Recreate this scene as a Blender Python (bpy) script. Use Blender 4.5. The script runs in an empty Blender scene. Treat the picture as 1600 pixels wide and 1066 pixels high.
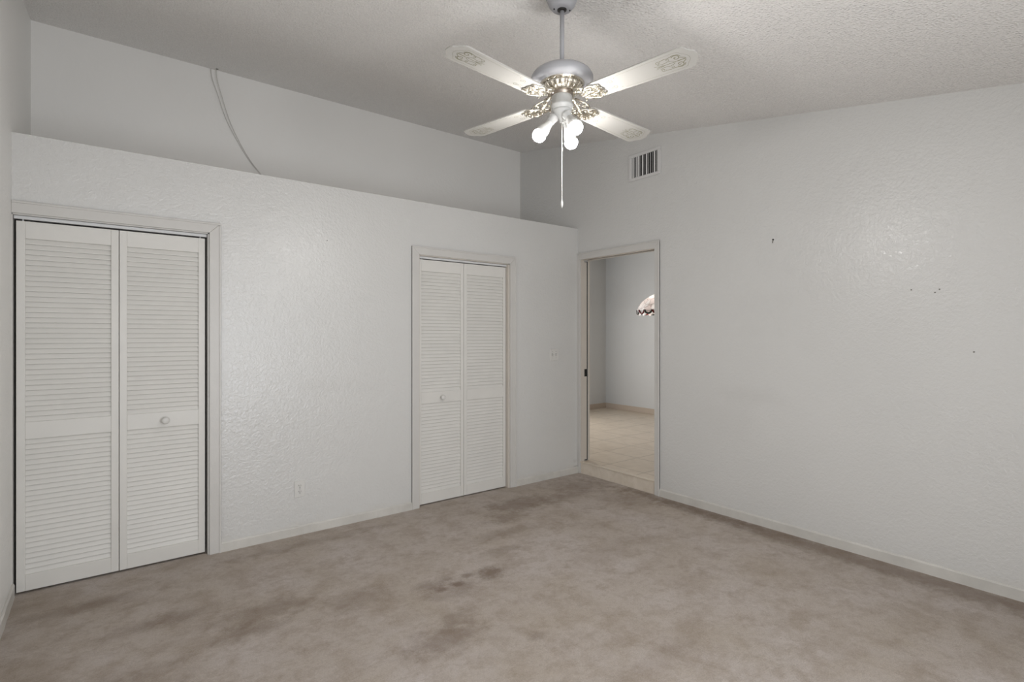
import bpy, bmesh, math, random
from mathutils import Vector, Matrix
random.seed(7)
S = bpy.context.scene
C = S.collection
PI = math.pi
R = math.radians

# ------------------------------------------------------------------ camera
cam_d = bpy.data.cameras.new('camera')
cam = bpy.data.objects.new('camera', cam_d); C.objects.link(cam)
cam.location = (-3.786, -3.810, 1.387)
cam.rotation_euler = (R(90), 0, R(-37.705))
cam_d.sensor_width = 36.0
cam_d.lens = 826.5 / 1600 * 36.0
cam_d.shift_y = -(533 - 523.4) / 1600
cam_d.clip_start = 0.03
S.camera = cam

# ------------------------------------------------------------------ view
S.view_settings.view_transform = 'Standard'
S.view_settings.look = 'None'
S.view_settings.gamma = 1.0
S.view_settings.use_curve_mapping = False
S.view_settings.exposure = 0.0

# ------------------------------------------------------------------ world + daylight
w = bpy.data.worlds.new('world'); S.world = w
w.use_nodes = True
w.node_tree.nodes['Background'].inputs[0].default_value = (0.75, 0.86, 1.0, 1)
w.node_tree.nodes['Background'].inputs[1].default_value = 1.0

def area(name, loc, rot, sx, sy, power, col):
    d = bpy.data.lights.new(name, 'AREA'); d.shape = 'RECTANGLE'
    d.size = sx; d.size_y = sy; d.energy = power; d.color = col
    o = bpy.data.objects.new(name, d); C.objects.link(o)
    o.location = loc; o.rotation_euler = rot
    return o
# daylight through an assumed glass door behind the camera and an unseen added window
area('daylight_assumed_door', (-2.75, -4.40, 1.12), (R(90), 0, 0), 2.0, 1.9, 49, (0.96, 0.98, 1.0))
area('daylight_added_window', (0.95, 2.44, 1.35), (R(90), 0, R(180)), 1.3, 1.5, 38, (1.0, 0.97, 0.93))
BULB_STRENGTH = 245.0

# ------------------------------------------------------------------ materials
def lin(c):
    f = lambda v: v / 12.92 if v <= 0.04045 else ((v + 0.055) / 1.055) ** 2.4
    return tuple(f(v / 255.0) for v in c) + (1,)

def mat(name, col, rough=0.5, metal=0.0, spec=0.5, **kw):
    m = bpy.data.materials.new(name); m.use_nodes = True
    b = m.node_tree.nodes['Principled BSDF']
    b.inputs['Base Color'].default_value = col
    b.inputs['Roughness'].default_value = rough
    b.inputs['Metallic'].default_value = metal
    b.inputs['Specular IOR Level'].default_value = spec
    for k, v in kw.items():
        b.inputs[k].default_value = v
    return m

def N(m, t, **kw):
    n = m.node_tree.nodes.new(t)
    for k, v in kw.items():
        setattr(n, k, v)
    return n

def L(m, a, b):
    m.node_tree.links.new(a, b)

def coord(m, scale=(1, 1, 1)):
    tc = N(m, 'ShaderNodeNewGeometry'); mp = N(m, 'ShaderNodeMapping')
    mp.inputs['Scale'].default_value = scale
    L(m, tc.outputs['Position'], mp.inputs['Vector'])
    return mp.outputs['Vector']

def noise(m, vec, scale, detail=3, rough=0.5, dist=0.0):
    n = N(m, 'ShaderNodeTexNoise')
    n.inputs['Scale'].default_value = scale
    n.inputs['Detail'].default_value = detail
    n.inputs['Roughness'].default_value = rough
    n.inputs['Distortion'].default_value = dist
    L(m, vec, n.inputs['Vector'])
    return n.outputs['Fac']

def ramp(m, fac, p0, p1, c0=(0, 0, 0, 1), c1=(1, 1, 1, 1)):
    r = N(m, 'ShaderNodeValToRGB')
    r.color_ramp.elements[0].position = p0; r.color_ramp.elements[0].color = c0
    r.color_ramp.elements[1].position = p1; r.color_ramp.elements[1].color = c1
    L(m, fac, r.inputs['Fac'])
    return r.outputs['Color']

def mix(m, fac, a, b, blend='MIX'):
    n = N(m, 'ShaderNodeMix', data_type='RGBA', blend_type=blend)
    for sock, v in ((n.inputs[0], fac), (n.inputs[6], a), (n.inputs[7], b)):
        if hasattr(v, 'node'):
            L(m, v, sock)
        else:
            sock.default_value = v
    return n.outputs[2]

def math_(m, op, a, b=0.0, c=None):
    n = N(m, 'ShaderNodeMath', operation=op)
    for i, v in enumerate((a, b, c)):
        if v is None:
            continue
        if hasattr(v, 'node'):
            L(m, v, n.inputs[i])
        else:
            n.inputs[i].default_value = v
    return n.outputs[0]

def bump(m, height, dist, strength=1.0, prev=None):
    b = N(m, 'ShaderNodeBump')
    b.inputs['Distance'].default_value = dist
    b.inputs['Strength'].default_value = strength
    L(m, height, b.inputs['Height'])
    if prev is not None:
        L(m, prev, b.inputs['Normal'])
    return b.outputs['Normal']

def bsdf(m):
    return m.node_tree.nodes['Principled BSDF']

def blob(m, vec, x, y, z, rx, ry, rz, soft, wob):
    """soft-edged stain of its own shape at a place of the surface; 1 inside, 0 outside"""
    s = N(m, 'ShaderNodeVectorMath', operation='SUBTRACT'); L(m, vec, s.inputs[0]); s.inputs[1].default_value = (x, y, z)
    d = N(m, 'ShaderNodeVectorMath', operation='DIVIDE'); L(m, s.outputs[0], d.inputs[0]); d.inputs[1].default_value = (rx, ry, rz)
    l = N(m, 'ShaderNodeVectorMath', operation='LENGTH'); L(m, d.outputs[0], l.inputs[0])
    v = math_(m, 'ADD', l.outputs['Value'], wob)
    mr = N(m, 'ShaderNodeMapRange', interpolation_type='SMOOTHSTEP')
    L(m, v, mr.inputs[0])
    mr.inputs[1].default_value = 1.0 + soft; mr.inputs[2].default_value = 1.0 - soft
    mr.inputs[3].default_value = 0; mr.inputs[4].default_value = 1
    return mr.outputs[0]

def wall_mat(name, col, rough, scuffs=(), tex=1.0, dirt_base=True):
    m = mat(name, col, rough, spec=0.75 if rough < 0.3 else 0.5)
    v = coord(m)
    n1 = noise(m, v, 55, 4, 0.6, 0.4)
    n2 = noise(m, v, 17, 3, 0.55, 0.9)
    flat = ramp(m, n1, 0.38, 0.62)
    h = math_(m, 'ADD', flat, math_(m, 'MULTIPLY', ramp(m, n2, 0.40, 0.66), 0.8))
    L(m, bump(m, h, 0.0008 * tex, 1.0), bsdf(m).inputs['Normal'])
    big = noise(m, v, 0.9, 3, 0.5)
    c = mix(m, ramp(m, big, 0.35, 0.7), col, tuple(x * 0.965 for x in col[:3]) + (1,))
    wob = math_(m, 'MULTIPLY_ADD', noise(m, v, 6, 4, 0.6), 1.8, -0.9)
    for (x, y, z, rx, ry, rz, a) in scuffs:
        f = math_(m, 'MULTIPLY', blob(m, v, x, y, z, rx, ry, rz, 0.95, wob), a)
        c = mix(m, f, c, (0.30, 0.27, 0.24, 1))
    if dirt_base:
        sp = N(m, 'ShaderNodeSeparateXYZ'); L(m, v, sp.inputs[0])
        zz = math_(m, 'ADD', sp.outputs['Z'], math_(m, 'MULTIPLY_ADD', noise(m, v, 9, 4), 0.16, -0.08))
        mr = N(m, 'ShaderNodeMapRange'); L(m, zz, mr.inputs[0])
        mr.inputs[1].default_value = 0.10; mr.inputs[2].default_value = 0.0
        mr.inputs[3].default_value = 0; mr.inputs[4].default_value = 0.22
        c = mix(m, mr.outputs[0], c, (0.55, 0.47, 0.36, 1))
    L(m, c, bsdf(m).inputs['Base Color'])
    return m

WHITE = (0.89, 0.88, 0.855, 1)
WHITE_DIMMED = (0.69, 0.685, 0.67, 1)  # same white paint, darkened on two walls to even out the light
M = {}
M['wall_closet'] = wall_mat('wall_paint_closet', WHITE_DIMMED, 0.2, scuffs=[
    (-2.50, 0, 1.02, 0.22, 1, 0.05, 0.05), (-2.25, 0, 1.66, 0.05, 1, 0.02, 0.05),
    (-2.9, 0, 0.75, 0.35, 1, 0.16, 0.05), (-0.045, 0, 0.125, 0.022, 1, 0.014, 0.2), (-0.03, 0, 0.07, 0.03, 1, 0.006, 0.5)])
M['wall_right'] = wall_mat('wall_paint_right', WHITE_DIMMED, 0.2, scuffs=[
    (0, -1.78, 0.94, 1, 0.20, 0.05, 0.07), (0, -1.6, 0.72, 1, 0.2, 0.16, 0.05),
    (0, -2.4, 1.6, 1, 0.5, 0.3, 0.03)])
M['wall'] = wall_mat('wall_paint', WHITE, 0.42)
M['wall_upper'] = wall_mat('wall_paint_upper', (0.90, 0.885, 0.86, 1), 0.55, tex=0.5, dirt_base=False)  # white paint kept lighter here because less light reaches it
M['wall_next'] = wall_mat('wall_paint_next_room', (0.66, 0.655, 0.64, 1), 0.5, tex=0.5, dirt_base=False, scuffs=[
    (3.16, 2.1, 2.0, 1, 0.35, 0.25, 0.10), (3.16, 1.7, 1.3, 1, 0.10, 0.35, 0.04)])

def ceiling_mat():
    col = (0.88, 0.86, 0.84, 1)
    m = mat('ceiling_texture', col, 0.8, spec=0.2)
    v = coord(m)
    vo = N(m, 'ShaderNodeTexVoronoi'); vo.inputs['Scale'].default_value = 75; L(m, v, vo.inputs['Vector'])
    a = ramp(m, vo.outputs['Distance'], 0.05, 0.55, (1, 1, 1, 1), (0, 0, 0, 1))
    h = math_(m, 'ADD', a, noise(m, v, 110, 3, 0.6))
    L(m, bump(m, h, 0.0035, 1.0), bsdf(m).inputs['Normal'])
    c = mix(m, ramp(m, noise(m, v, 120, 2, 0.6), 0.35, 0.65), tuple(x * 0.93 for x in col[:3]) + (1,), tuple(min(1, x * 1.05) for x in col[:3]) + (1,))
    L(m, c, bsdf(m).inputs['Base Color'])
    return m
M['ceiling'] = ceiling_mat()

def carpet_mat():
    m = mat('carpet_pile', (0.4, 0.34, 0.29, 1), 0.95, spec=0.1)
    v = coord(m)
    base = lin((207, 194, 181)); light = lin((219, 208, 201)); dark = lin((172, 154, 135)); stain = lin((126, 103, 82))
    n_big = noise(m, v, 1.9, 7, 0.66, 0.3)
    n_mid = noise(m, v, 7.5, 8, 0.72, 0.15)
    c = mix(m, ramp(m, n_big, 0.36, 0.62), base, light)
    f = math_(m, 'MULTIPLY', ramp(m, n_mid, 0.46, 0.66), 0.62)
    c = mix(m, f, c, dark)
    n_l = noise(m, v, 2.8, 7, 0.68, 0.4)
    f = math_(m, 'MULTIPLY', ramp(m, n_l, 0.52, 0.70), 0.55)
    c = mix(m, f, c, dark)
    wob = math_(m, 'MULTIPLY_ADD', noise(m, v, 11, 7, 0.72), 3.0, -1.5)
    stains_and_strips = [  # x, y, rx, ry, amount
        (-2.00, -1.30, .07, .06, .75), (-2.22, -1.30, .035, .03, .7), (-2.12, -1.24, .03, .025, .6), (-2.33, -1.30, .03, .03, .6), (-2.35, -1.22, .10, .05, .45), (-2.28, -1.34, .14, .08, .38),
        (-2.72, -1.12, .16, .10, .35), (-2.55, -1.72, .18, .09, .50), (-2.42, -1.60, .10, .06, .35),
        (-3.15, -0.95, .20, .10, .42), (-3.25, -1.10, .14, .06, .40), (-3.75, -1.25, .22, .12, .35),
        (-3.55, -0.75, .20, .06, .40), (-3.9, -0.35, .22, .06, .35), (-4.05, -1.15, .06, .12, .55), (-1.1, -0.42, .28, .14, .55),
        (-1.35, -0.62, .16, .08, .42), (-0.7, -0.5, .25, .10, .35), (-0.35, -0.35, .25, .18, .35),
        (-0.25, -0.9, .16, .22, .35), (-1.75, -1.08, .12, .05, .32), (-0.10, -2.5, .10, 1.6, .55),  # includes long darker strips along the right wall base
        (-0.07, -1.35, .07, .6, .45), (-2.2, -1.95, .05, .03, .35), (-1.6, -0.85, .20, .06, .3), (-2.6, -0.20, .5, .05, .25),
        (-1.9, -2.4, .25, .05, .18), (-1.2, -1.5, .3, .10, .16)]
    for (x, y, rx, ry, a) in stains_and_strips:
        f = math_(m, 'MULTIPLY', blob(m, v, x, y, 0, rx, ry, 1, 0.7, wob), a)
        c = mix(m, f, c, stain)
    speck = noise(m, v, 38, 5, 0.75)
    c = mix(m, math_(m, 'MULTIPLY', ramp(m, speck, 0.48, 0.74), 0.42), c, dark)
    fine = noise(m, v, 150, 4, 0.8)
    c = mix(m, 1.0, c, ramp(m, fine, 0.25, 0.75, (0.68, 0.67, 0.66, 1), (1.0, 1.0, 1.0, 1)), 'MULTIPLY')
    L(m, c, bsdf(m).inputs['Base Color'])
    n = bump(m, math_(m, 'ADD', math_(m, 'MULTIPLY', n_mid, 2.0), fine), 0.006, 1.0)
    L(m, n, bsdf(m).inputs['Normal'])
    bsdf(m).inputs['Sheen Weight'].default_value = 0.15
    return m
M['carpet'] = carpet_mat()

def tile_mat(name, x0, y0, s, rot=None):
    m = mat(name, lin((205, 190, 170)), 0.30, spec=0.4)
    v = coord(m)
    sp = N(m, 'ShaderNodeSeparateXYZ'); L(m, v, sp.inputs[0])
    def line(sock, off):
        a = math_(m, 'FRACT', math_(m, 'DIVIDE', math_(m, 'ADD', sock, 50 * s - off), s))
        d = math_(m, 'MINIMUM', a, math_(m, 'SUBTRACT', 1.0, a))
        return math_(m, 'LESS_THAN', d, 0.0035 / s)
    g = math_(m, 'MAXIMUM', line(sp.outputs['X'], x0), line(sp.outputs['Y'], y0))
    n = noise(m, v, 7, 4, 0.6, 0.6)
    c = mix(m, ramp(m, n, 0.3, 0.7), lin((199, 184, 165)), lin((214, 200, 182)))
    c = mix(m, g, c, lin((150, 135, 118)))
    L(m, c, bsdf(m).inputs['Base Color'])
    L(m, bump(m, math_(m, 'SUBTRACT', 1.0, g), 0.001), bsdf(m).inputs['Normal'])
    return m
M['tile'] = tile_mat('beige_floor_tile', 0.98, 0.13, 0.42)
M['riser'] = mat('beige_riser_tile', lin((200, 186, 168)), 0.4)
_m = M['riser']; _v = coord(_m)
L(_m, mix(_m, ramp(_m, noise(_m, _v, 9, 4, 0.6, 0.6), 0.3, 0.7), lin((212, 200, 184)), lin((228, 218, 205))), bsdf(_m).inputs['Base Color'])
M['nosing'] = mat('cream_nosing', lin((216, 204, 188)), 0.35)
M['base_tile'] = mat('base_tile', lin((196, 180, 164)), 0.4)

def painted(name, col, rough, amt=0.04, bmp=0.0):
    m = mat(name, col, rough)
    v = coord(m)
    c = mix(m, ramp(m, noise(m, v, 5, 4, 0.6), 0.35, 0.7), col, tuple(x * (1 - amt) for x in col[:3]) + (1,))
    L(m, c, bsdf(m).inputs['Base Color'])
    if bmp:
        L(m, bump(m, noise(m, v, 90, 3), bmp), bsdf(m).inputs['Normal'])
    return m
M['trim'] = painted('casing_paint', (0.645, 0.63, 0.605, 1), 0.38, bmp=0.0004)
M['jamb'] = painted('jamb_paint', (0.66, 0.61, 0.55, 1), 0.45)
M['baseboard'] = painted('baseboard_paint', (0.67, 0.65, 0.61, 1), 0.4, 0.14, 0.001)
M['louver'] = painted('louver_door_paint', (0.75, 0.735, 0.70, 1), 0.42)
M['track'] = mat('white_track', (0.70, 0.71, 0.72, 1), 0.4)
M['black'] = mat('black_metal', (0.012, 0.011, 0.010, 1), 0.45)
M['slot'] = mat('slot_shade', (0.02, 0.017, 0.015, 1), 0.9)  # near-black colour stands in for the shade inside the slots
M['plastic'] = mat('white_plastic', (0.69, 0.68, 0.655, 1), 0.35)
M['fan_white'] = painted('fan_white_enamel', (0.55, 0.55, 0.54, 1), 0.4, 0.02)
M['fan_grey'] = painted('fan_pearl_grey_enamel', (0.42, 0.42, 0.44, 1), 0.6, 0.02)
M['blade'] = painted('blade_white_lacquer', (0.45, 0.437, 0.41, 1), 0.5, 0.03)
M['gold'] = mat('gold_tracery', (0.20, 0.19, 0.11, 1), 0.6, 0.0)
M['brass'] = mat('polished_brass', (0.66, 0.62, 0.54, 1), 0.24, 1.0)
_m = M['brass']; L(_m, bump(_m, noise(_m, coord(_m), 160, 3), 0.0015), bsdf(_m).inputs['Normal'])
M['brass_dark'] = mat('dark_brass', (0.40, 0.35, 0.30, 1), 0.35, 1.0)  # brass of a darker tone for neck and socket
M['chain'] = mat('chain_metal', (0.86, 0.85, 0.82, 1), 0.3, 0.4)
M['vent'] = painted('vent_enamel', (0.72, 0.71, 0.70, 1), 0.4)
M['duct'] = mat('duct_shade', (0.02, 0.02, 0.02, 1), 0.9)  # near-black colour stands in for the shade inside the duct
M['cable'] = mat('white_cable', (0.66, 0.64, 0.61, 1), 0.5)
M['screw'] = mat('screw', (0.25, 0.24, 0.22, 1), 0.4, 0.8)
M['glass'] = mat('window_glass', (1, 1, 1, 1), 0.0); bsdf(M['glass']).inputs['Transmission Weight'].default_value = 1.0
M['frame'] = mat('window_frame_white', (0.8, 0.8, 0.8, 1), 0.4)
def glow(name, strength, col=(1, 0.98, 0.95, 1)):
    m = mat(name, (0.9, 0.9, 0.9, 1), 0.4)
    bsdf(m).inputs['Emission Color'].default_value = col
    bsdf(m).inputs['Emission Strength'].default_value = strength
    return m
M['bulb'] = glow('lit_bulb', BULB_STRENGTH)
M['bulb_base'] = mat('bulb_base', (0.50, 0.495, 0.48, 1), 0.35)

# ------------------------------------------------------------------ mesh helpers
class MB:
    """collects shapes into one mesh"""
    def __init__(s):
        s.v = []; s.f = []; s.mi = []; s.sm = []; s.mats = []
    def _add(s, vs, fs, mi=0, smooth=False):
        o = len(s.v); s.v += [tuple(v) for v in vs]
        for f in fs:
            s.f.append([i + o for i in f]); s.mi.append(mi); s.sm.append(smooth)
    def box(s, x0, x1, y0, y1, z0, z1, mi=0):
        v = [(x0, y0, z0), (x1, y0, z0), (x1, y1, z0), (x0, y1, z0), (x0, y0, z1), (x1, y0, z1), (x1, y1, z1), (x0, y1, z1)]
        s._add(v, [(3, 2, 1, 0), (4, 5, 6, 7), (0, 1, 5, 4), (1, 2, 6, 5), (2, 3, 7, 6), (3, 0, 4, 7)], mi)
        return s
    def prism(s, pts, vec, mi=0):
        """closed polygon extruded by vec"""
        n = len(pts); vec = Vector(vec)
        a = [Vector(p) for p in pts]; b = [p + vec for p in a]
        fs = [tuple(range(n))[::-1], tuple(range(n, 2 * n))]
        fs += [(i, (i + 1) % n, n + (i + 1) % n, n + i) for i in range(n)]
        s._add(a + b, fs, mi); return s
    def lathe(s, prof, seg=32, mi=0, M4=None, smooth=True, flute=None):
        vs = []
        for k, (r, z) in enumerate(prof):
            for i in range(seg):
                a = 2 * PI * i / seg
                rr = r
                if flute and flute[0] <= k <= flute[1]:
                    rr = r + flute[3] * math.cos(a * flute[2])
                vs.append(Vector((rr * math.cos(a), rr * math.sin(a), z)))
        fs = []
        for k in range(len(prof) - 1):
            for i in range(seg):
                j = (i + 1) % seg
                fs.append((k * seg + i, k * seg + j, (k + 1) * seg + j, (k + 1) * seg + i))
        fs.append(tuple(range(seg))[::-1]); fs.append(tuple((len(prof) - 1) * seg + i for i in range(seg)))
        if M4 is not None:
            vs = [M4 @ v for v in vs]
        s._add(vs, fs, mi, smooth); return s
    def tube(s, pts, r, seg=8, mi=0):
        pts = [Vector(p) for p in pts]; n = len(pts)
        rs = r if isinstance(r, (list, tuple)) else [r] * n
        vs = []; ref = None
        for k, p in enumerate(pts):
            t = (pts[min(k + 1, n - 1)] - pts[max(k - 1, 0)]).normalized()
            if ref is None:
                ref = Vector((0, 0, 1)) if abs(t.z) < 0.9 else Vector((1, 0, 0))
            u = (ref - t * ref.dot(t)).normalized(); ref = u; w2 = t.cross(u)
            for i in range(seg):
                a = 2 * PI * i / seg
                vs.append(p + (u * math.cos(a) + w2 * math.sin(a)) * rs[k])
        fs = []
        for k in range(n - 1):
            for i in range(seg):
                j = (i + 1) % seg
                fs.append((k * seg + i, k * seg + j, (k + 1) * seg + j, (k + 1) * seg + i))
        fs.append(tuple(range(seg))[::-1]); fs.append(tuple((n - 1) * seg + i for i in range(seg)))
        s._add(vs, fs, mi, True); return s
    def ribbon(s, pts, w_, z, mi=1):
        """flat painted line on a surface lying in xy at height z"""
        n = len(pts); vs = []
        for k in range(n):
            a = Vector(pts[max(k - 1, 0)]); b = Vector(pts[min(k + 1, n - 1)])
            t = (b - a); t = t.normalized() if t.length > 1e-9 else Vector((1, 0))
            nn = Vector((-t.y, t.x)) * (w_ / 2)
            p = Vector(pts[k])
            vs += [(p.x + nn.x, p.y + nn.y, z), (p.x - nn.x, p.y - nn.y, z)]
        fs = [(2 * k, 2 * k + 1, 2 * k + 3, 2 * k + 2) for k in range(n - 1)]
        s._add(vs, fs, mi); return s
    def transform(s, M4):
        s.v = [tuple(M4 @ Vector(v)) for v in s.v]; return s
    def build(s, name, mats, parent=None, bevel=0.0, fix=True):
        me = bpy.data.meshes.new(name)
        me.from_pydata(s.v, [], s.f)
        for m in (mats if isinstance(mats, (list, tuple)) else [mats]):
            me.materials.append(m)
        me.polygons.foreach_set('material_index', s.mi)
        me.polygons.foreach_set('use_smooth', s.sm)
        if fix:
            bm = bmesh.new(); bm.from_mesh(me); bmesh.ops.recalc_face_normals(bm, faces=bm.faces); bm.to_mesh(me); bm.free()
        o = bpy.data.objects.new(name, me); C.objects.link(o)
        if parent is not None:
            o.parent = parent
        if bevel:
            b = o.modifiers.new('bevel', 'BEVEL'); b.width = bevel; b.segments = 2; b.limit_method = 'ANGLE'; b.angle_limit = R(40)
        return o

def tag(o, label=None, cat=None, group=None, kind=None):
    if label: o['label'] = label
    if cat: o['category'] = cat
    if group: o['group'] = group
    if kind: o['kind'] = kind
    return o

def empty(name, loc, rz=0.0):
    o = bpy.data.objects.new(name, None); C.objects.link(o)
    o.location = loc; o.rotation_euler = (0, 0, rz); o.empty_display_size = 0.1
    return o

# ------------------------------------------------------------------ room shell
XL = -4.167          # left wall
YB = -4.45           # wall behind the camera
YN = 0.936           # upper wall behind the plant ledge
ZL = 2.455           # ledge height
def cz(y): return 3.308 + 0.1871 * y     # underside of the sloped ceiling
T = 0.12
BX0, BX1 = XL, -3.256       # big closet opening
MX0, MX1 = -1.785, -0.868   # narrow closet opening
HZ = 2.03
DY0, DY1, DZ = -0.942, -0.040, 2.137   # doorway

fl = MB().box(XL - T, 0.0, YB - T, YN + T, -0.15, 0.0).build('floor', M['carpet'])
tag(fl, 'stained beige carpet covering the whole bedroom floor', 'carpet', kind='structure')

y0, y1 = YB - T, YN + T
ce = MB().prism([(XL - T, y0, cz(y0)), (XL - T, y1, cz(y1)), (XL - T, y1, cz(y1) + 0.15), (XL - T, y0, cz(y0) + 0.15)], (T - XL + T, 0, 0)).build('ceiling', M['ceiling'])
tag(ce, 'sloped popcorn textured ceiling the fan hangs from', 'ceiling', kind='structure')

def yslab(mb, x0, x1, ya, yb, za=None):
    """wall slab from za (or 0) up to the sloped ceiling"""
    za = 0 if za is None else za
    mb.prism([(x0, ya, za), (x0, yb, za), (x0, yb, cz(yb)), (x0, ya, cz(ya))], (x1 - x0, 0, 0))
wl = MB()
yslab(wl, XL - T, XL, YB - T, YN + T)
tag(wl.build('wall_left', M['wall']), 'narrow strip of white wall at the left edge of the view', 'wall', kind='structure')

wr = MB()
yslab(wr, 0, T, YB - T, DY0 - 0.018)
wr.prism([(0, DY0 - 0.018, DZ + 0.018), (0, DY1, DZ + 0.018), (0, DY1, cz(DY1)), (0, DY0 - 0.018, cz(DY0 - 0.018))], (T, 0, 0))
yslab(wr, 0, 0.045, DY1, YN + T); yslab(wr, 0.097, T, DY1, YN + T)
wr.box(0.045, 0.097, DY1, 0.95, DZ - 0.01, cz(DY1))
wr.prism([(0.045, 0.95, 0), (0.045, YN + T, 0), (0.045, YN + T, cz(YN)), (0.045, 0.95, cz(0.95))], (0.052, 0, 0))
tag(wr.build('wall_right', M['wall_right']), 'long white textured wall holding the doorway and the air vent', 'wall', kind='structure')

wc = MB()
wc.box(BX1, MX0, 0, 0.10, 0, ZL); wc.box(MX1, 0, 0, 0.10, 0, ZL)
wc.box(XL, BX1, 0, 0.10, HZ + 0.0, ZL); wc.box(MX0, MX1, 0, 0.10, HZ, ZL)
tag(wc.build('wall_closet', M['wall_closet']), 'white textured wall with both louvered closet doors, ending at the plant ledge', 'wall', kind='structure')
lg = MB().box(XL, 0, 0.10, YN, ZL - 0.10, ZL).build('wall_ledge', M['wall'])
tag(lg, 'plant ledge on top of the closets', 'ledge', kind='structure')
wu = MB()
wu.prism([(XL, YN, 0), (XL, YN + T, 0), (XL, YN + T, cz(YN + T)), (XL, YN, cz(YN))], (-XL, 0, 0))
tag(wu.build('wall_upper', M['wall_upper']), 'beige upper wall set back above the plant ledge', 'wall', kind='structure')
# wall behind the camera with an assumed sliding glass door opening
wb = MB()
SX0, SX1, SZ = -3.75, -1.75, 2.07
wb.box(XL, SX0, YB - T, YB, 0, cz(YB)); wb.box(SX1, 0, YB - T, YB, 0, cz(YB)); wb.box(SX0, SX1, YB - T, YB, SZ, cz(YB))
tag(wb.build('wall_behind', M['wall']), 'white wall behind the camera with the assumed glass door', 'wall', kind='structure')

def glazing(name, x0, x1, y, z0, z1, label, panes=2, swap=False):
    e = empty(name, (0, 0, 0)); tag(e, label, 'window', kind='structure')
    f = MB(); g = MB()
    t = 0.05
    f.box(x0, x1, y - .03, y + .03, z1 - t, z1); f.box(x0, x1, y - .03, y + .03, z0, z0 + t)
    for i in range(panes + 1):
        xx = x0 + (x1 - x0) * i / panes
        a = min(max(xx - t / 2, x0), x1 - t)
        f.box(a, a + t, y - .03, y + .03, z0 + t, z1 - t)
    g.box(x0 + t, x1 - t, y - .004, y + .004, z0 + t, z1 - t)
    if swap:
        Mx = Matrix(((0, 1, 0, 0), (1, 0, 0, 0), (0, 0, 1, 0), (0, 0, 0, 1)))
        f.transform(Mx); g.transform(Mx)
    f.build('window_frame', M['frame'], e); g.build('window_pane', M['glass'], e)
    return e
glazing('window_1', SX0, SX1, YB - 0.07, 0.0, SZ, 'assumed sliding glass door behind the camera, unseen')

# ------------------------------------------------------------------ next room
NX, NY, NZ0, NZ1, NB = 3.16, 2.50, 0.12, 2.75, -2.95
nf = MB().box(0.028, NX + 0.1, NB - 0.1, NY + 0.1, -0.15, NZ0)
nf = MB().box(T, NX + 0.1, NB - 0.1, NY + 0.1, -0.15, NZ0).box(0.034, T, DY0 + 0.002, DY1 - 0.002, -0.1, NZ0).build('floor_next', M['tile'])
tag(nf, 'raised beige tiled floor seen through the doorway', 'floor', kind='structure')
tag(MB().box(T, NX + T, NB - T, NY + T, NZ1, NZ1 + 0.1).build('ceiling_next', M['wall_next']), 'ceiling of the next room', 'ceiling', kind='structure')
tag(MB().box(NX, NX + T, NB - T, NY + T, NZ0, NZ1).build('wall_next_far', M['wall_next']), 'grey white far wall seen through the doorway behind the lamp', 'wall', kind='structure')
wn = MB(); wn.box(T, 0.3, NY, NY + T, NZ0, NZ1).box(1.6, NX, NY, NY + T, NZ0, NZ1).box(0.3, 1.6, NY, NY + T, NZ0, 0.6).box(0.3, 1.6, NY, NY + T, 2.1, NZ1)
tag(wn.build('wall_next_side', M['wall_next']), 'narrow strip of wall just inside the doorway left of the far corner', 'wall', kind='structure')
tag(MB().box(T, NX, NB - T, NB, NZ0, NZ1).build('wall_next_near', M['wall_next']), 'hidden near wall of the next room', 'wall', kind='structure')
glazing('window_2', 0.3, 1.6, NY + 0.07, 0.6, 2.1, 'unseen window added to light the next room')  # out-of-view opening added so daylight reaches the next room
tag(MB().box(NX - .012, NX, NB, NY - 0.012, NZ0, NZ0 + .085).build('baseboard_next_far', M['base_tile'], bevel=.002), 'beige tile baseboard under the far wall beyond the doorway', 'baseboard', kind='structure')
tag(MB().box(T, NX, NY - .012, NY, NZ0, NZ0 + .085).build('baseboard_next_side', M['base_tile'], bevel=.002), 'beige tile baseboard left of the far corner beyond the doorway', 'baseboard', kind='structure')

# tiled step in the doorway
st = empty('doorway_step', (0.0, (DY0 + DY1) / 2, 0)); st_y = (DY0 + DY1) / 2
tag(st, 'beige tiled step rising from the carpet into the doorway', 'step')
hw = (DY1 - DY0) / 2
MB().box(0.002, 0.032, -hw + 0.006, 0.012 - 0.3 + 0.30, 0.0, NZ0 - 0.012).box(0.002, 0.032, 0.0135, hw + 0.012, 0.0, NZ0 - 0.012).build('riser', M['riser'], st, bevel=.0015)
MB().box(-0.006, 0.034, -hw + 0.004, hw + 0.012, NZ0 - 0.012, NZ0 + 0.001).build('nosing', M['nosing'], st, bevel=.003)

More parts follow.
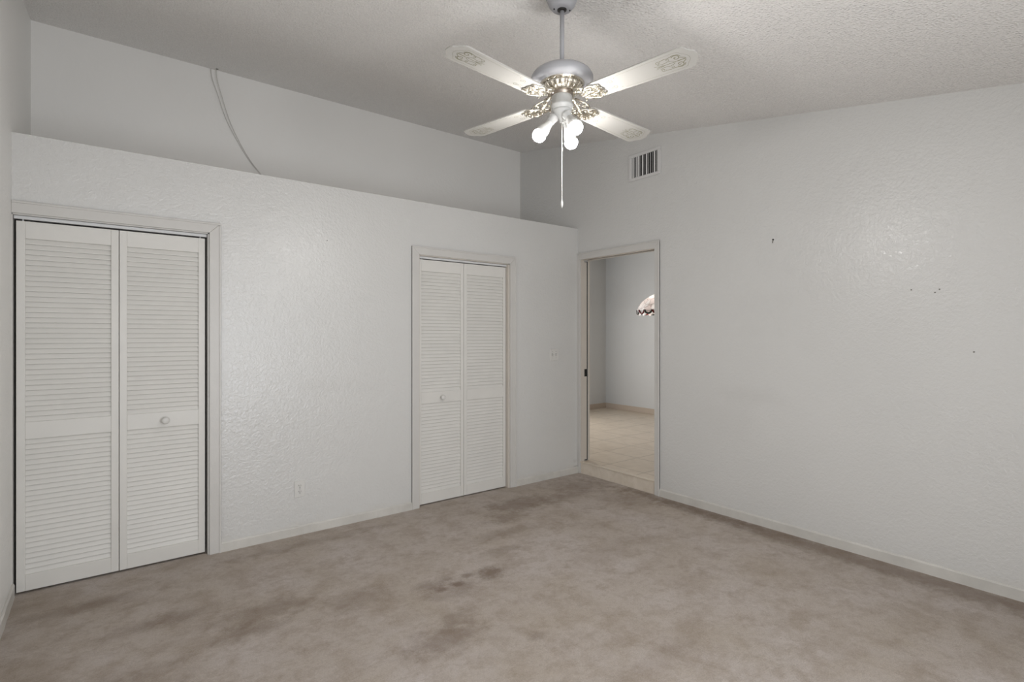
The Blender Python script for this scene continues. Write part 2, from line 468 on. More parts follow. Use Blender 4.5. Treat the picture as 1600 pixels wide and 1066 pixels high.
# ------------------------------------------------------------------ trim: casings, jambs, baseboards
def casing_profile_h(mb, x0, x1, z0, z1):
    """flat casing with a thin raised back band on its outer edge (wall plane y = 0)"""
    pass
CW = 0.065
def casing_y(name, x0, x1, ztop, left, right, label):
    """casing around an opening in the closet wall; x0,x1 inner edges"""
    mb = MB()
    z1 = ztop + CW
    xa = x0 - (CW if left else 0); xb = x1 + (CW if right else 0)
    # mitred boards
    mb.prism([(xa, 0, z1), (xb, 0, z1), (x1, 0, ztop), (x0, 0, ztop)], (0, -0.014, 0))
    if left: mb.prism([(xa, 0, 0), (x0, 0, 0), (x0, 0, ztop), (xa, 0, z1)], (0, -0.014, 0))
    if right: mb.prism([(x1, 0, 0), (xb, 0, 0), (xb, 0, z1), (x1, 0, ztop)], (0, -0.014, 0))
    b = 0.012
    mb.box(xa, xb, -0.019, -0.001, z1 - b, z1)
    if left: mb.box(xa, xa + b, -0.019, -0.001, 0, z1 - b)
    if right: mb.box(xb - b, xb, -0.019, -0.001, 0, z1 - b)
    o = mb.build(name, M['trim'], bevel=0.003)
    return tag(o, label, 'door casing', kind='structure')
casing_y('trim_1', BX0, BX1, HZ, False, True, 'pale casing around the wide louvered closet door')
casing_y('trim_2', MX0, MX1, HZ, True, True, 'pale casing around the narrow louvered closet door')
# jamb linings
j = MB(); j.box(BX0, BX0 + 0.004, 0.0, 0.10, 0, HZ).box(BX1 - 0.008, BX1, 0.0, 0.10, 0, HZ).box(BX0, BX1, 0.0, 0.10, HZ - 0.006, HZ)
tag(j.build('trim_3', M['trim']), 'jamb lining inside the wide closet opening', 'door jamb', kind='structure')
j = MB(); j.box(MX0, MX0 + 0.008, 0.0, 0.10, 0, HZ).box(MX1 - 0.016, MX1, 0.0, 0.10, 0, HZ).box(MX0, MX1, 0.0, 0.10, HZ - 0.006, HZ)
tag(j.build('trim_4', M['jamb']), 'jamb lining inside the narrow closet opening', 'door jamb', kind='structure')
# doorway casing (wall plane x = 0)
mb = MB(); zt = DZ; z1 = DZ + CW; ya, yb = DY0 - 0.052, 0.0
mb.prism([(0, ya, z1), (0, yb, z1), (0, DY1 - 0.0, zt), (0, DY0, zt)], (-0.014, 0, 0))
mb.prism([(0, ya, 0), (0, DY0, 0), (0, DY0, zt), (0, ya, z1)], (-0.014, 0, 0))
mb.prism([(0, DY1, NZ0), (0, yb, NZ0), (0, yb, z1), (0, DY1, zt)], (-0.014, 0, 0))
mb.box(-0.010, 0.0, DY1 + 0.008, 0, 0, NZ0)
mb.box(-0.019, -0.001, ya, yb, z1 - .012, z1).box(-0.019, -0.001, ya, ya + .012, 0, z1 - .012)
tag(mb.build('trim_5', M['trim'], bevel=.003), 'pale casing around the open doorway', 'door casing', kind='structure')
# doorway jamb: split head with the pocket door track slot
j = MB()
j.box(0.0, 0.045, DY0, DY1 - 0.0, DZ - 0.0, DZ + 0.018).box(0.097, T, DY0, DY1, DZ, DZ + 0.018)
j.box(0.0, T, DY0 - 0.018, DY0, NZ0, DZ + 0.018)
j.box(0.0, 0.044, DY1 - 0.006, DY1, NZ0, DZ).box(0.098, T, DY1 - 0.006, DY1, NZ0, DZ)
tag(j.build('trim_6', M['jamb']), 'split jamb lining the open doorway', 'door jamb', kind='structure')
tag(MB().box(0.0805, 0.0965, DY1 + 0.003, DY1 + 0.3, NZ0, DZ).build('trim_8', M['slot']), 'dark filler painted as the shade in the gap beside the pocket door edge', 'door slot', kind='structure')  # dark box put in the gap as its shade
tag(MB().box(0.045, 0.097, DY0, DY1, DZ + 0.008, DZ + 0.018).build('trim_7', M['slot']), 'dark filler painted as the shade in the track slot along the doorway head', 'door track', kind='structure')  # dark strip put in the head slot as its shade
# next room side casing at the right jamb
# baseboards
def wavy_board(name, pts0, pts1, axis, h, label, n=60):
    """painted-over baseboard: slightly uneven top edge"""
    mb = MB(); a = Vector(pts0); b = Vector(pts1)
    nrm = Vector((0, -1, 0)) if axis == 'y' else Vector((-1, 0, 0))
    if axis == 'x+': nrm = Vector((1, 0, 0))
    vs = []; fs = []
    rr = random.Random(hash(name) % 100 + 3)
    for i in range(n + 1):
        p = a.lerp(b, i / n); hh = h + rr.uniform(-.0015, .0015); t = 0.012 + rr.uniform(-.001, .001)
        vs += [p, p + nrm * t, p + nrm * t + Vector((0, 0, hh - .008)), p + nrm * (t - .006) + Vector((0, 0, hh)), p + Vector((0, 0, hh))]
    for i in range(n):
        for k in range(5):
            q = (k + 1) % 5
            fs.append((i * 5 + k, i * 5 + q, (i + 1) * 5 + q, (i + 1) * 5 + k))
    fs.append((0, 1, 2, 3, 4)); fs.append(tuple(n * 5 + k for k in range(5)))
    mb._add(vs, fs)
    return tag(mb.build(name, M['baseboard']), label, 'baseboard', kind='structure')
random.seed(3)
wavy_board('baseboard_closet', (BX1 + CW, 0, 0), (MX0 - CW, 0, 0), 'y', 0.062, 'low painted baseboard between the two closet doors')
wavy_board('baseboard_corner', (MX1 + CW, 0, 0), (-0.010, 0, 0), 'y', 0.062, 'short scuffed baseboard between the narrow closet and the doorway')
wavy_board('baseboard_right', (0, DY0 - 0.052, 0), (0, YB, 0), 'x', 0.066, 'long painted baseboard along the right wall', 140)
wavy_board('baseboard_left', (XL, 0.0, 0), (XL, YB, 0), 'x+', 0.075, 'baseboard at the foot of the left wall')

# ------------------------------------------------------------------ louvered bifold doors
def lathe_y(mb, prof, x, y, z, seg=20):
    """lathe around an axis pointing at -y"""
    M4 = Matrix.Translation((x, y, z)) @ Matrix.Rotation(R(90), 4, 'X')
    return mb.lathe(prof, seg, M4=M4)
ZT, ZR1, ZR0, ZBt = 1.905, 0.918, 0.826, 0.098
def panel(parent, x0, x1, z0, z1, st, yf, knob=None, tilt=0.0):
    """one louvered leaf: frame, two louver fields, knob; front face at y = yf"""
    th = 0.028
    f = MB()
    f.box(x0, x0 + st, yf, yf + th, z0, z1); f.box(x1 - st, x1, yf, yf + th, z0, z1)
    f.box(x0 + st, x1 - st, yf, yf + th, ZT, z1); f.box(x0 + st, x1 - st, yf, yf + th, ZR0, ZR1); f.box(x0 + st, x1 - st, yf, yf + th, z0, ZBt)
    leaf = f.build('door_panel', M['louver'], parent, bevel=0.0018)
    for (a, b, n) in ((ZR1, ZT, 35), (ZBt, ZR0, 26)):
        m = MB(); sp = (b - a) / n
        for i in range(n):
            zc = a + sp * (i + 0.5)
            hz = sp * 0.515; dy = 0.0065
            # slat: upper edge back, lower edge forward, 5 mm thick, rounded nose by two facets
            yc = yf + 0.0145
            p = [(yc + dy, zc + hz), (yc + dy - 0.0045, zc + hz + 0.0015), (yc - dy - 0.0015, zc - hz + 0.0035), (yc - dy - 0.001, zc - hz + 0.0005), (yc - dy + 0.0035, zc - hz - 0.0008)]
            m.prism([(x0 + st - .002, q[0], q[1]) for q in p], (x1 - x0 - 2 * st + .004, 0, 0))
        m.build('louvers', M['louver'], leaf)
    if knob is not None:
        k = MB()
        lathe_y(k, [(0.010, 0.0), (0.009, 0.012), (0.013, 0.018), (0.0205, 0.024), (0.0215, 0.030), (0.018, 0.036), (0.008, 0.039)], knob, yf, 0.868, 24)
        k.build('knob', M['plastic'], leaf)
    return leaf

def bifold(name, x0, x1, xs, st, zb, zt, knob, kp, label):
    e = empty(name, ((x0 + x1) / 2, 0.03, 0)); ox = (x0 + x1) / 2
    tag(e, label, 'closet door', kind='structure')
    yf = 0.030 - 0.03
    panel(e, x0 - ox, xs - ox - 0.0015, zb, zt, st, yf, (knob - ox) if kp == 0 else None)
    panel(e, xs - ox + 0.0015, x1 - ox, zb, zt, st, yf, (knob - ox) if kp == 1 else None)
    return e
d1 = bifold('door_1', XL + 0.0045 + 0.010, -3.275, -3.712, 0.036, 0.012, 1.997, -3.487, 1, 'wide louvered bifold closet door at the left with its knob on the right leaf')
d2 = bifold('door_2', MX0 + 0.010, -0.889, -1.340, 0.030, 0.010, 2.000, -1.558, 0, 'narrow louvered bifold closet door beside the doorway with its knob on the left leaf')
for d, x0, x1 in ((d1, BX0 + .006, BX1 - .01), (d2, MX0 + .01, MX1 - .018)):
    ox = d.location.x
    t = MB().box(x0 - ox, x1 - ox, -0.008, 0.020, HZ - 0.024, HZ - 0.007)
    t.build('track', M['track'], d, bevel=.0015)
    t = MB()
    for px in (x0 + 0.035, x1 - 0.035):
        t.lathe([(0.004, 1.99), (0.004, 2.008)], 10, M4=Matrix.Translation((px - ox, 0.012, 0)))
    t.build('pivot_pin', M['track'], d)

# pocket door, slid into the wall left of the doorway
pd = empty('door_3', (0.0625, DY1, 0)); tag(pd, 'edge of the pocket door slid into the left side of the doorway', 'pocket door', kind='structure')
MB().box(-0.0165, 0.0165, -0.004, 0.88, NZ0 + 0.012, DZ - 0.018).build('door_panel', M['jamb'], pd)
lt = MB().box(-0.017, 0.017, -0.0065, -0.003, 0.968, 1.042).box(-0.005, 0.005, -0.009, -0.003, 0.985, 1.025)
o = lt.build('latch_plate', M['black'], pd, bevel=.001); o['label'] = 'black edge latch'

# ------------------------------------------------------------------ ceiling fan
FX, FY = -2.149, -2.061
fan = empty('ceiling_fan', (FX, FY, cz(FY)))
tag(fan, 'white four-blade ceiling fan with brass irons and three lit bare bulbs', 'ceiling fan')
zc = cz(FY)
def zz(z): return z - zc
cn = MB()
cn.lathe([(0.030, zz(2.853)), (0.045, zz(2.856)), (0.060, zz(2.875)), (0.072, zz(2.905)), (0.076, zz(2.960))], 40)
canopy = cn.build('canopy', M['fan_grey'], fan)
hb = MB().lathe([(0.012, zz(2.846)), (0.021, zz(2.850)), (0.022, zz(2.857)), (0.012, zz(2.862))], 24)
hb.build('hanger_opening_shade', M['black'], canopy)  # black disc stands for the dark opening under the canopy
for a in (20, 200):
    MB().lathe([(0.001, zz(2.850)), (0.0035, zz(2.851)), (0.0035, zz(2.856))], 10, M4=Matrix.Translation((0.036 * math.cos(R(a - 50)), 0.036 * math.sin(R(a - 50)), 0))).build('screw', M['black'], canopy)
MB().lathe([(0.0098, zz(2.57)), (0.0098, zz(2.856))], 24).build('downrod', M['fan_grey'], fan)
mh = MB()
mh.lathe([(0.100, zz(2.516)), (0.130, zz(2.520)), (0.139, zz(2.530)), (0.139, zz(2.545)), (0.130, zz(2.560)), (0.112, zz(2.573)), (0.08, zz(2.583)), (0.035, zz(2.590)), (0.020, zz(2.602)), (0.012, zz(2.606))], 64)
motor = mh.build('motor_housing', M['fan_grey'], fan)
br = MB()
br.lathe([(0.088, zz(2.522)), (0.098, zz(2.524)), (0.101, zz(2.517)), (0.097, zz(2.511)), (0.091, zz(2.508))], 64)
br.lathe([(0.091, zz(2.509)), (0.088, zz(2.500)), (0.080, zz(2.488)), (0.068, zz(2.480)), (0.060, zz(2.477)), (0.02, zz(2.478))], 192, flute=(1, 3, 24, 0.0022))
for i in range(24):
    a = 2 * PI * i / 24
    d = Vector((math.cos(a), math.sin(a), 0))
    br.tube([d * 0.094 + Vector((0, 0, zz(2.506))), d * 0.088 + Vector((0, 0, zz(2.496))), d * 0.078 + Vector((0, 0, zz(2.486))), d * 0.066 + Vector((0, 0, zz(2.479)))], [0.0028, 0.004, 0.0034, 0.002], 8)
    # little raised beads between the ribs
br.build('fluted_bowl', M['brass'], fan)
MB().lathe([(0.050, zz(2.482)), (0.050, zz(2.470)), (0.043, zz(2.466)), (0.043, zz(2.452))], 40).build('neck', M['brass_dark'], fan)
sh = MB().lathe([(0.020, zz(2.462)), (0.044, zz(2.462)), (0.046, zz(2.458)), (0.046, zz(2.425)), (0.049, zz(2.423)), (0.049, zz(2.412)), (0.044, zz(2.408)), (0.044, zz(2.400))], 40)
sh.build('switch_housing', M['fan_white'], fan)
lk = MB().lathe([(0.043, zz(2.401)), (0.043, zz(2.392)), (0.034, zz(2.378)), (0.026, zz(2.366)), (0.013, zz(2.358)), (0.010, zz(2.345)), (0.006, zz(2.342))], 40)
kit = lk.build('light_kit', M['fan_white'], fan)

# blades and irons
PITCH = R(-6)
ZBL = 2.437
def spiral(cx, cy, r0, turns, a0, sgn=1, n=28, r1=0.002):
    return [(cx + (r0 + (r1 - r0) * t) * math.cos(a0 + sgn * t * turns * 2 * PI), cy + (r0 + (r1 - r0) * t) * math.sin(a0 + sgn * t * turns * 2 * PI)) for t in [i / n for i in range(n + 1)]]
def blade_mesh():
    KW = 1.06
    half = [(0.150, 0.034), (0.168, 0.050), (0.200, 0.0545), (0.30, 0.0575), (0.45, 0.0625), (0.572, 0.0665), (0.588, 0.0635), (0.596, 0.055), (0.6015, 0.043), (0.609, 0.031), (0.619, 0.022), (0.6225, 0.010)]
    half = [(x, y * KW) for x, y in half]
    out = [(x, y) for x, y in half] + [(x, -y) for x, y in reversed(half)]
    m = MB(); th = 0.0055
    m.prism([(x, y, -th / 2) for x, y in out], (0, 0, th), 0)
    z = -th / 2 - 0.0004; W = 0.0021
    for s_ in (1, -1):
        # scrolls near the root
        m.ribbon(spiral(0.262, 0.021 * s_, 0.014, 1.35, R(200) * s_, -s_), W, z)
        m.ribbon([(0.245, 0.028 * s_), (0.232, 0.024 * s_), (0.226, 0.031 * s_)], W, z)
        m.ribbon([(0.225, 0.016 * s_), (0.238, 0.014 * s_), (0.246, 0.010 * s_)], W * .8, z)
        m.ribbon([(0.285, 0.036 * s_), (0.292, 0.039 * s_)], W, z)
        # fine border line
        b = [(0.300, 0.046 * s_), (0.45, 0.0520 * s_), (0.548, 0.0545 * s_), (0.566, 0.050 * s_), (0.574, 0.036 * s_), (0.584, 0.024 * s_), (0.592, 0.012 * s_), (0.594, 0.0)]
        m.ribbon(b, 0.0009, z)
        # filigree at the tip
        m.ribbon(spiral(0.548, 0.022 * s_, 0.017, 1.3, R(150) * s_, -s_), 0.0030, z)
        m.ribbon(spiral(0.478, 0.026 * s_, 0.011, 1.2, R(20) * s_, s_), 0.0020, z)
        m.ribbon([(0.488, 0.034 * s_), (0.505, 0.037 * s_), (0.520, 0.035 * s_), (0.532, 0.038 * s_), (0.545, 0.042 * s_), (0.560, 0.037 * s_), (0.568, 0.026 * s_)], 0.0026, z)
        m.ribbon([(0.470, 0.016 * s_), (0.485, 0.012 * s_), (0.500, 0.012 * s_), (0.512, 0.016 * s_), (0.525, 0.012 * s_), (0.535, 0.004 * s_)], 0.0022, z)
        m.ribbon(spiral(0.515, 0.026 * s_, 0.007, 1.0, R(-60) * s_, s_), 0.0018, z)
        m.ribbon([(0.560, 0.020 * s_), (0.570, 0.012 * s_), (0.578, 0.006 * s_)], 0.0028, z)
        m.ribbon([(0.455, 0.010 * s_), (0.470, 0.006 * s_), (0.49, 0.003 * s_)], 0.0018, z)
    m.ribbon([(0.462, 0.0), (0.52, 0.0), (0.545, 0.0)], 0.0024, z)
    m.ribbon([(0.545, 0.0), (0.560, 0.0), (0.580, 0.0)], 0.0042, z)
    return m
def iron_mesh():
    """pierced leaf-scroll bracket gripping the blade root from below, with its arm to the motor"""
    m = MB()
    z = -0.006
    # leaf plate, lobed outline
    lobes = [(0.116, 0.012), (0.126, 0.024), (0.138, 0.030), (0.150, 0.044), (0.166, 0.052), (0.182, 0.050), (0.190, 0.040), (0.200, 0.042), (0.212, 0.036), (0.214, 0.024), (0.206, 0.016), (0.214, 0.008)]
    out = lobes + [(x, -y) for x, y in reversed(lobes)]
    m.prism([(x, y, z) for x, y in out], (0, 0, 0.0028), 0)
    # rolled outline
    ring = [(x, y, z) for x, y in out + [out[0]]]
    sm = []
    for k in range(len(ring) - 1):
        a = Vector(ring[k]); b = Vector(ring[k + 1])
        sm += [a, a.lerp(b, .5)]
    sm.append(Vector(ring[-1]))
    m.tube(sm, 0.0036, 8)
    for s_ in (1, -1):
        m.tube([(p[0], p[1], z - .002) for p in spiral(0.160, 0.026 * s_, 0.017, 1.1, R(180) * s_, -s_, 22, .004)], [0.0042] * 23, 8)
        m.tube([(p[0], p[1], z - .002) for p in spiral(0.196, 0.024 * s_, 0.011, 1.0, R(150) * s_, -s_, 16, .003)], 0.003, 8)
        # open scrolls between the plate and the hub
        m.tube([(p[0], p[1], 0.004) for p in spiral(0.120, 0.030 * s_, 0.019, 1.2, R(10) * s_, s_, 22, .005)], 0.0038, 8)
        m.tube([(0.070, 0.018 * s_, 0.030), (0.085, 0.032 * s_, 0.020), (0.100, 0.046 * s_, 0.010), (0.122, 0.050 * s_, 0.003), (0.142, 0.042 * s_, -0.002)], 0.0042, 8)
        m.tube([(p[0], p[1], 0.012) for p in spiral(0.094, 0.022 * s_, 0.011, 1.1, R(200) * s_, s_, 16, .003)], 0.003, 8)
        m.tube([(0.13, 0.010 * s_, 0.0), (0.15, 0.014 * s_, -.006), (0.175, 0.008 * s_, -.007), (0.20, 0.004 * s_, -.006)], [0.003, .005, .004, .002], 8)
        for (x, y) in ((0.172, 0.030), (0.104, 0.044)):
            m.lathe([(0.001, -.013), (.004, -.011), (.005, -.007), (.004, -.003)], 10, M4=Matrix.Translation((x, y * s_, .004 if x < .15 else 0)))
    # curved arm to the motor
    m.tube([(0.052, 0, 0.038), (0.066, 0, 0.040), (0.085, 0, 0.030), (0.104, 0, 0.010), (0.122, 0, -0.003), (0.150, 0, -0.005)], [0.007, 0.009, 0.0095, 0.009, 0.009, 0.006], 10)
    m.lathe([(0.001, -.014), (.006, -.012), (.0075, -.008), (.006, -.004)], 14, M4=Matrix.Translation((0.196, 0, 0)))
    return m
bl_me = blade_mesh(); ir_me = iron_mesh()
proto = None
ANG = [(3.5, 0.9), (99.0, -1.2), (184.0, -1.9), (280.5, 0.0)]   # the old blades sag unevenly
for i, (a, sag) in enumerate(ANG):
    mtx = Matrix.Translation((0, 0, zz(ZBL))) @ Matrix.Rotation(R(a), 4, 'Z') @ Matrix.Rotation(R(sag), 4, 'Y')
    if proto is None:
        blade = bl_me.build('blade', [M['blade'], M['gold']], fan, bevel=0.0)
        iron = ir_me.build('blade_iron', M['brass'], fan)
        proto = (blade, iron)
    else:
        blade = proto[0].copy(); C.objects.link(blade); blade.parent = fan
        iron = proto[1].copy(); C.objects.link(iron); iron.parent = fan
    blade.matrix_local = mtx @ Matrix.Rotation(PITCH, 4, 'X')
    iron.matrix_local = mtx @ Matrix.Rotation(PITCH * 0.8, 4, 'X')

# lamp holders and bulbs
def holder(ang):
    d = Vector((math.cos(ang), math.sin(ang), 0))
    a = Vector((0, 0, zz(2.384))) + d * 0.022
    bc = Vector((0, 0, zz(2.287))) + d * 0.102       # centre of the glowing globe
    ax = (bc - a).normalized()
    q = Vector((0, 0, 1)).rotation_difference(ax).to_matrix().to_4x4()
    M4 = Matrix.Translation(a) @ q
    ln = (bc - a).length
    so = MB().lathe([(0.012, 0.0), (0.0135, 0.012), (0.019, 0.016), (0.0215, 0.022), (0.0215, 0.030), (0.0185, 0.032), (0.0185, 0.050)], 28, M4=M4)
    so = so.build('lamp_holder', M['fan_white'], kit)
    bb = MB().lathe([(0.013, 0.044), (0.0155, 0.050), (0.0185, 0.066), (0.026, 0.090), (0.0300, ln - 0.006)], 28, M4=M4)
    bb.build('bulb_base', M['bulb_base'], kit)
    pr = []
    r = 0.0308
    for k in range(11):
        t = R(-14 + k * 10.3)
        pr.append((r * math.cos(t), ln + r * math.sin(t)))
    gb = MB().lathe(pr, 28, M4=M4)
    gb = gb.build('bulb', M['bulb'], kit)
    gb['label'] = 'glowing white bulb globe'
for a in (142.3, -97.7, 22.3):
    holder(R(a))
# pull chain
ch = MB()
zt_, zb_ = zz(2.345), zz(2.000)
n = 60
for k in range(n):
    z = zt_ + (zb_ - zt_) * k / (n - 1)
    ch.lathe([(0.0006, -.0026), (.0021, -.0012), (.0021, .0012), (.0006, .0026)], 8, M4=Matrix.Translation((0, 0, z)))
ch.tube([(0, 0, zt_), (0, 0, zb_)], 0.0011, 6)
chain = ch.build('pull_chain', M['chain'], fan)
MB().lathe([(0.0008, zz(1.958)), (.0035, zz(1.966)), (.0058, zz(1.976)), (.0050, zz(1.986)), (.0022, zz(1.996)), (.0014, zz(2.004))], 16).build('finial', M['chain'], chain)

# ------------------------------------------------------------------ air vent high on the right wall
vy0, vy1, vz0, vz1 = -1.005, -0.656, 2.772, 3.008
vt = empty('air_vent', (0, (vy0 + vy1) / 2, (vz0 + vz1) / 2)); cy_, cz_ = vt.location.y, vt.location.z
tag(vt, 'white air vent grille with vertical fins high on the right wall', 'air vent')
hy, hz = (vy1 - vy0) / 2, (vz1 - vz0) / 2; fr = 0.026
f = MB()
f.box(-0.012, -0.001, -hy, hy, hz - fr, hz).box(-0.012, -0.001, -hy, hy, -hz, -hz + fr).box(-0.012, -0.001, -hy, -hy + fr + 0.008, -hz + fr, hz - fr).box(-0.012, -0.001, hy - fr, hy, -hz + fr, hz - fr)
f.build('vent_frame', M['vent'], vt, bevel=.003)
MB().box(-0.0030, -0.0010, -hy + fr, hy - fr, -hz + fr, hz - fr).build('duct_shade_sheet', M['duct'], vt)  # flat black sheet in place of the shaded duct behind the fins
rr = random.Random(5)
ang = [-36, 40, -10, 0, -38, 38, -20, 38, -34, 40, 38, 5, 42, 42]
nf_ = len(ang)
for i in range(nf_):
    y = -hy + fr + 0.017 + (2 * hy - 2 * fr - 0.022) * i / (nf_ - 1)
    a = R(ang[i]) ; c_, s_ = math.cos(a), math.sin(a)
    w_ = 0.0068
    m = MB()
    cx0 = -0.0085
    p = [(cx0 - w_ * c_ * .55, y + w_ * s_ ), (cx0 + w_ * c_ * .55, y - w_ * s_)]
    t = 0.0010
    m.prism([(p[0][0], p[0][1] - t, -hz + fr - .001), (p[0][0], p[0][1] + t, -hz + fr - .001), (p[1][0], p[1][1] + t, -hz + fr - .001), (p[1][0], p[1][1] - t, -hz + fr - .001)], (0, 0, 2 * (hz - fr) + .002))
    m.build('fin', M['vent'], vt)

# ------------------------------------------------------------------ outlet and light switch on the closet wall
ou = empty('electrical_outlet', (-2.706, 0, 0.318)); tag(ou, 'white duplex outlet low on the wall between the closets', 'outlet')
MB().box(-.035, .035, -.006, 0, -.057, .057).build('cover_plate', M['plastic'], ou, bevel=.002)
for s_ in (1, -1):
    r_ = MB()
    prof = [(.0165 * math.cos(a), .0145 * math.sin(a)) for a in [2 * PI * k / 24 for k in range(24)]]
    prof = [(x, max(-.0135, min(.0135, z))) for x, z in prof]
    r_.prism([(x, -.006, z + s_ * .0205) for x, z in prof], (0, -.0015, 0))
    rc = r_.build('receptacle', M['plastic'], ou)
    sl = MB().box(-.0080, -.0054, -.0080, -.0072, s_ * .0205 - .001, s_ * .0205 + .009).box(.0050, .0072, -.0080, -.0072, s_ * .0205, s_ * .0205 + .008)
    sl.prism([(.0032 * math.cos(a), -.0080, s_ * .0205 - .0075 + .0032 * math.sin(a)) for a in [2 * PI * k / 12 for k in range(12)]], (0, .0008, 0))
    sl.build('slots', M['black'], rc)
lathe_y(MB(), [(.003, .005), (.003, .0068), (.001, .0075)], 0, 0, 0, 10).build('screw', M['screw'], ou)

sw = empty('light_switch', (-0.328, 0, 1.194)); tag(sw, 'white double light switch plate between narrow closet and doorway', 'light switch')
MB().box(-.056, .056, -.006, 0, -.057, .057).build('cover_plate', M['plastic'], sw, bevel=.002)
for x, up in ((-.023, 1), (.023, 1)):
    t = MB().prism([(x - .005, -.005, -.011), (x - .005, -.007, -.011), (x - .005, -.019, .008), (x - .005, -.016, .012), (x - .005, -.005, .010)], (.010, 0, 0))
    tg = t.build('toggle', M['plastic'], sw, bevel=.0006)
    MB().box(x - .0065, x + .0065, -.0066, -.0058, -.0135, .0135).build('toggle_slot', M['screw'], tg)
    for dz in (.030, -.030):
        lathe_y(MB(), [(.003, .005), (.003, .0066), (.001, .0072)], x, 0, dz, 10).build('screw', M['screw'], sw)

# ------------------------------------------------------------------ cable hanging on the upper wall
def at_wall(x, off, z): return (x, YN - off, z)
cp = [at_wall(-3.082, .030, cz(YN - .03) - 0.002), at_wall(-3.075, .030, 3.40), at_wall(-3.045, .028, 3.288), at_wall(-2.986, .020, 3.099), at_wall(-2.907, .010, 2.937), at_wall(-2.836, .006, 2.821), at_wall(-2.758, .006, 2.726), at_wall(-2.64, .006, 2.60), at_wall(-2.52, .03, 2.50), at_wall(-2.46, .10, 2.4585), at_wall(-2.40, .20, 2.4585)]
def smooth_path(p, n=6):
    p = [Vector(q) for q in p]; o = []
    for i in range(len(p) - 1):
        a = p[max(i - 1, 0)]; b = p[i]; c = p[i + 1]; d = p[min(i + 2, len(p) - 1)]
        for k in range(n):
            t = k / n
            o.append(0.5 * ((2 * b) + (c - a) * t + (2 * a - 5 * b + 4 * c - d) * t * t + (3 * b - a - 3 * c + d) * t ** 3))
    o.append(p[-1]); return o
cab = empty('cable', (-2.758, YN - 0.006, ZL)); off = -cab.location
tag(cab, 'thin pale two-strand cable hanging from the ceiling down to the plant ledge', 'cable')
MB().tube([p + off for p in smooth_path(cp)], 0.0027, 8).build('strand', M['cable'], cab)
cp2 = [at_wall(-3.118, .022, cz(YN - .022) - 0.002), at_wall(-3.108, .020, 3.40), at_wall(-3.070, .018, 3.288), at_wall(-3.006, .012, 3.099), at_wall(-2.918, .006, 2.937), at_wall(-2.845, .004, 2.821), at_wall(-2.764, .004, 2.726), at_wall(-2.65, .004, 2.60), at_wall(-2.54, .02, 2.50), at_wall(-2.49, .09, 2.4585), at_wall(-2.44, .20, 2.4585)]
MB().tube([p + off for p in smooth_path(cp2)], 0.0024, 8).build('strand', M['cable'], cab)
g = Vector((-3.078, YN - 0.05, cz(YN - 0.05))) + off
MB().lathe([(0.004, -0.004), (0.009, -0.003), (0.010, 0.002)], 12, M4=Matrix.Translation(g)).build('ceiling_grommet', M['screw'], cab)  # dark grommet stands for the small cable hole in the ceiling

# ------------------------------------------------------------------ nails left in the walls
nh = empty('wall_hook', (0, -1.962, 2.061)); tag(nh, 'small dark picture hook alone on the right wall', 'hook')
lx = Matrix.Rotation(R(-90), 4, 'Y')
MB().lathe([(.006, 0), (.006, .004), (.003, .008)], 12, M4=Matrix.Translation((0, 0, .006)) @ lx).build('nail_head', M['black'], nh)
MB().tube([(-.003, 0, .004), (-.004, .001, -.004), (-.006, .001, -.014), (-.010, 0, -.018)], .003, 8).build('hook', M['screw'], nh)
for (p, r_, lab) in (((0, -2.778, 1.654), .0040, 'nail tip left of the nearby pair on the right wall'),
                     ((0, -2.891, 1.631), .0042, 'lower nail tip of the close pair on the right wall'),
                     ((0, -2.912, 1.648), .0040, 'upper nail tip of the close pair on the right wall'),
                     ((0, -3.063, 1.293), .0045, 'lone lowest nail tip near the right edge of the right wall')):
    o = MB().lathe([(r_, -.001), (r_, .0015), (r_ * .5, .003)], 10, M4=lx).build('nail', M['screw'])
    o.location = p
    tag(o, lab, 'nail', 'nails left in the right wall')
o = lathe_y(MB(), [(.0035, -.001), (.0035, .0015), (.0015, .003)], 0, 0, 0, 10).build('nail', M['screw']); o.location = (-2.516, 0, 2.063)
tag(o, 'small nail in the closet wall above the outlet', 'nail')

# ------------------------------------------------------------------ stained glass pendant in the next room
PX, PY = 1.537, 0.165
pl = empty('pendant_lamp', (PX, PY, 1.66)); tag(pl, 'stained glass pendant lamp with red scalloped rim, half hidden by the doorway', 'pendant lamp')
def glass_mat():
    m = mat('stained_white_glass', (0.80, 0.74, 0.70, 1), 0.25)
    v = coord(m)
    vo = N(m, 'ShaderNodeTexVoronoi', feature='DISTANCE_TO_EDGE'); vo.inputs['Scale'].default_value = 16; L(m, v, vo.inputs['Vector'])
    lead = ramp(m, vo.outputs['Distance'], 0.008, 0.03, (0.40, 0.33, 0.30, 1), (1, 1, 1, 1))
    vc = N(m, 'ShaderNodeTexVoronoi'); vc.inputs['Scale'].default_value = 16; L(m, v, vc.inputs['Vector'])
    sp = N(m, 'ShaderNodeSeparateColor'); L(m, vc.outputs['Color'], sp.inputs[0])
    c = mix(m, sp.outputs[0], (0.93, 0.93, 0.92, 1), (0.86, 0.80, 0.78, 1))
    c = mix(m, 1.0, c, lead, 'MULTIPLY')
    L(m, c, bsdf(m).inputs['Base Color'])
    tr = N(m, 'ShaderNodeBsdfTranslucent'); L(m, c, tr.inputs['Color'])
    ms = N(m, 'ShaderNodeMixShader'); ms.inputs[0].default_value = 0.5
    out = m.node_tree.nodes['Material Output']
    L(m, bsdf(m).outputs[0], ms.inputs[1]); L(m, tr.outputs[0], ms.inputs[2]); L(m, ms.outputs[0], out.inputs['Surface'])
    return m
M['shade'] = glass_mat()
M['red_glass'] = mat('red_glass', (0.16, 0.010, 0.008, 1), 0.2)
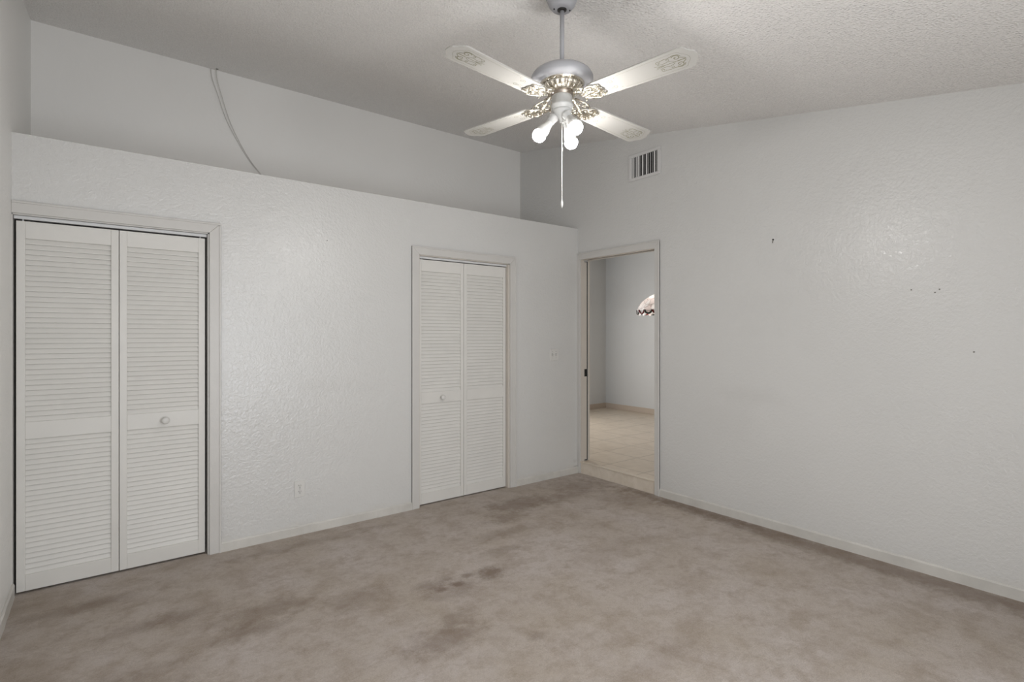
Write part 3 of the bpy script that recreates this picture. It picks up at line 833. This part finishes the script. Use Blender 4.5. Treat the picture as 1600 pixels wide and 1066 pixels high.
M['dark_glass'] = mat('dark_green_glass', (0.012, 0.022, 0.012, 1), 0.2)
def shade_r(t):   # t 0 rim .. 1 top
    return 0.240 * max(0.0, 1 - t ** 2.2) ** 0.9 + 0.014
sm = MB(); seg = 64; rows = 12; vs = []; fs = []
for lay in (0, 1):
    for k in range(rows + 1):
        t = k / rows
        r_ = shade_r(t) - lay * 0.004; z = 0.235 * t
        for i in range(seg):
            a = 2 * PI * i / seg
            q = r_ * (1 + 0.025 * (1 - t) * math.cos(8 * a))
            vs.append((q * math.cos(a), q * math.sin(a), z))
off = (rows + 1) * seg
for lay in (0, 1):
    for k in range(rows):
        for i in range(seg):
            j_ = (i + 1) % seg
            fs.append((lay * off + k * seg + i, lay * off + k * seg + j_, lay * off + (k + 1) * seg + j_, lay * off + (k + 1) * seg + i))
for i in range(seg):
    j_ = (i + 1) % seg
    fs.append((i, j_, off + j_, off + i)); fs.append((rows * seg + i, rows * seg + j_, off + rows * seg + j_, off + rows * seg + i))
sm._add(vs, fs, 0, True)
shade = sm.build('lamp_shade', M['shade'], pl)
# scalloped border: alternating ring petals hanging under the rim
np_ = 16
for i in range(np_):
    a = 2 * PI * (i + 0.35) / np_
    d = Vector((math.cos(a), math.sin(a), 0)); tt = Vector((-math.sin(a), math.cos(a), 0)); o_ = d * 0.256
    R_ = 0.046; pts = []
    for k in range(21):
        b = PI + PI * 1.0 * k / 20 + (0)
        pts.append(o_ + tt * (R_ * math.cos(b)) + Vector((0, 0, 0.026 + R_ * 0.95 * math.sin(b))))
    m = MB().tube(pts, 0.011, 8)
    rim = m.build('scallop', M['red_glass'] if i % 2 else M['dark_glass'], shade)
for i in range(np_):
    a = 2 * PI * (i + 0.35) / np_
    d = Vector((math.cos(a), math.sin(a), 0)); tt = Vector((-math.sin(a), math.cos(a), 0)); o_ = d * 0.252
    pts = [o_ + tt * (0.040 * math.cos(b)) + Vector((0, 0, 0.026 + 0.038 * math.sin(b))) for b in [PI + PI * k / 10 for k in range(11)]]
    MB().prism(pts, d * -0.004).build('rim_petal', M['shade'], shade)
    a = 2 * PI * (i + 0.85) / np_
    d = Vector((math.cos(a), math.sin(a), 0)); tt = Vector((-math.sin(a), math.cos(a), 0)); o_ = d * 0.243
    pts = [o_ + tt * (0.024 * math.cos(b)) + Vector((0, 0, 0.010 + 0.046 * math.sin(b))) for b in [PI + PI * k / 10 for k in range(11)]]
    MB().prism(pts, d * -0.004).build('drop_petal', M['shade'], shade)
MB().lathe([(0.030, 0.232), (0.034, 0.240), (0.022, 0.256), (0.008, 0.270)], 24).build('cap', M['black'], pl)
MB().tube([(0, 0, 0.265), (0, 0, NZ1 - 1.66 - 0.02)], 0.004, 8).build('cord', M['black'], pl)
MB().lathe([(0.055, NZ1 - 1.66 - 0.025), (0.060, NZ1 - 1.66 - 0.004), (0.060, NZ1 - 1.66)], 24).build('ceiling_rose', M['black'], pl)
pb = MB().lathe([(0.004, 0.085), (0.022, 0.095), (0.030, 0.115), (0.026, 0.140), (0.014, 0.165), (0.012, 0.190)], 16)
pb = pb.build('bulb', glow('pendant_bulb', 75.0, (1, 0.94, 0.88, 1)), pl)
MB().tube([(0, 0, 0.188), (0, 0, 0.25)], 0.012, 10).build('socket', M['brass_dark'], pl)
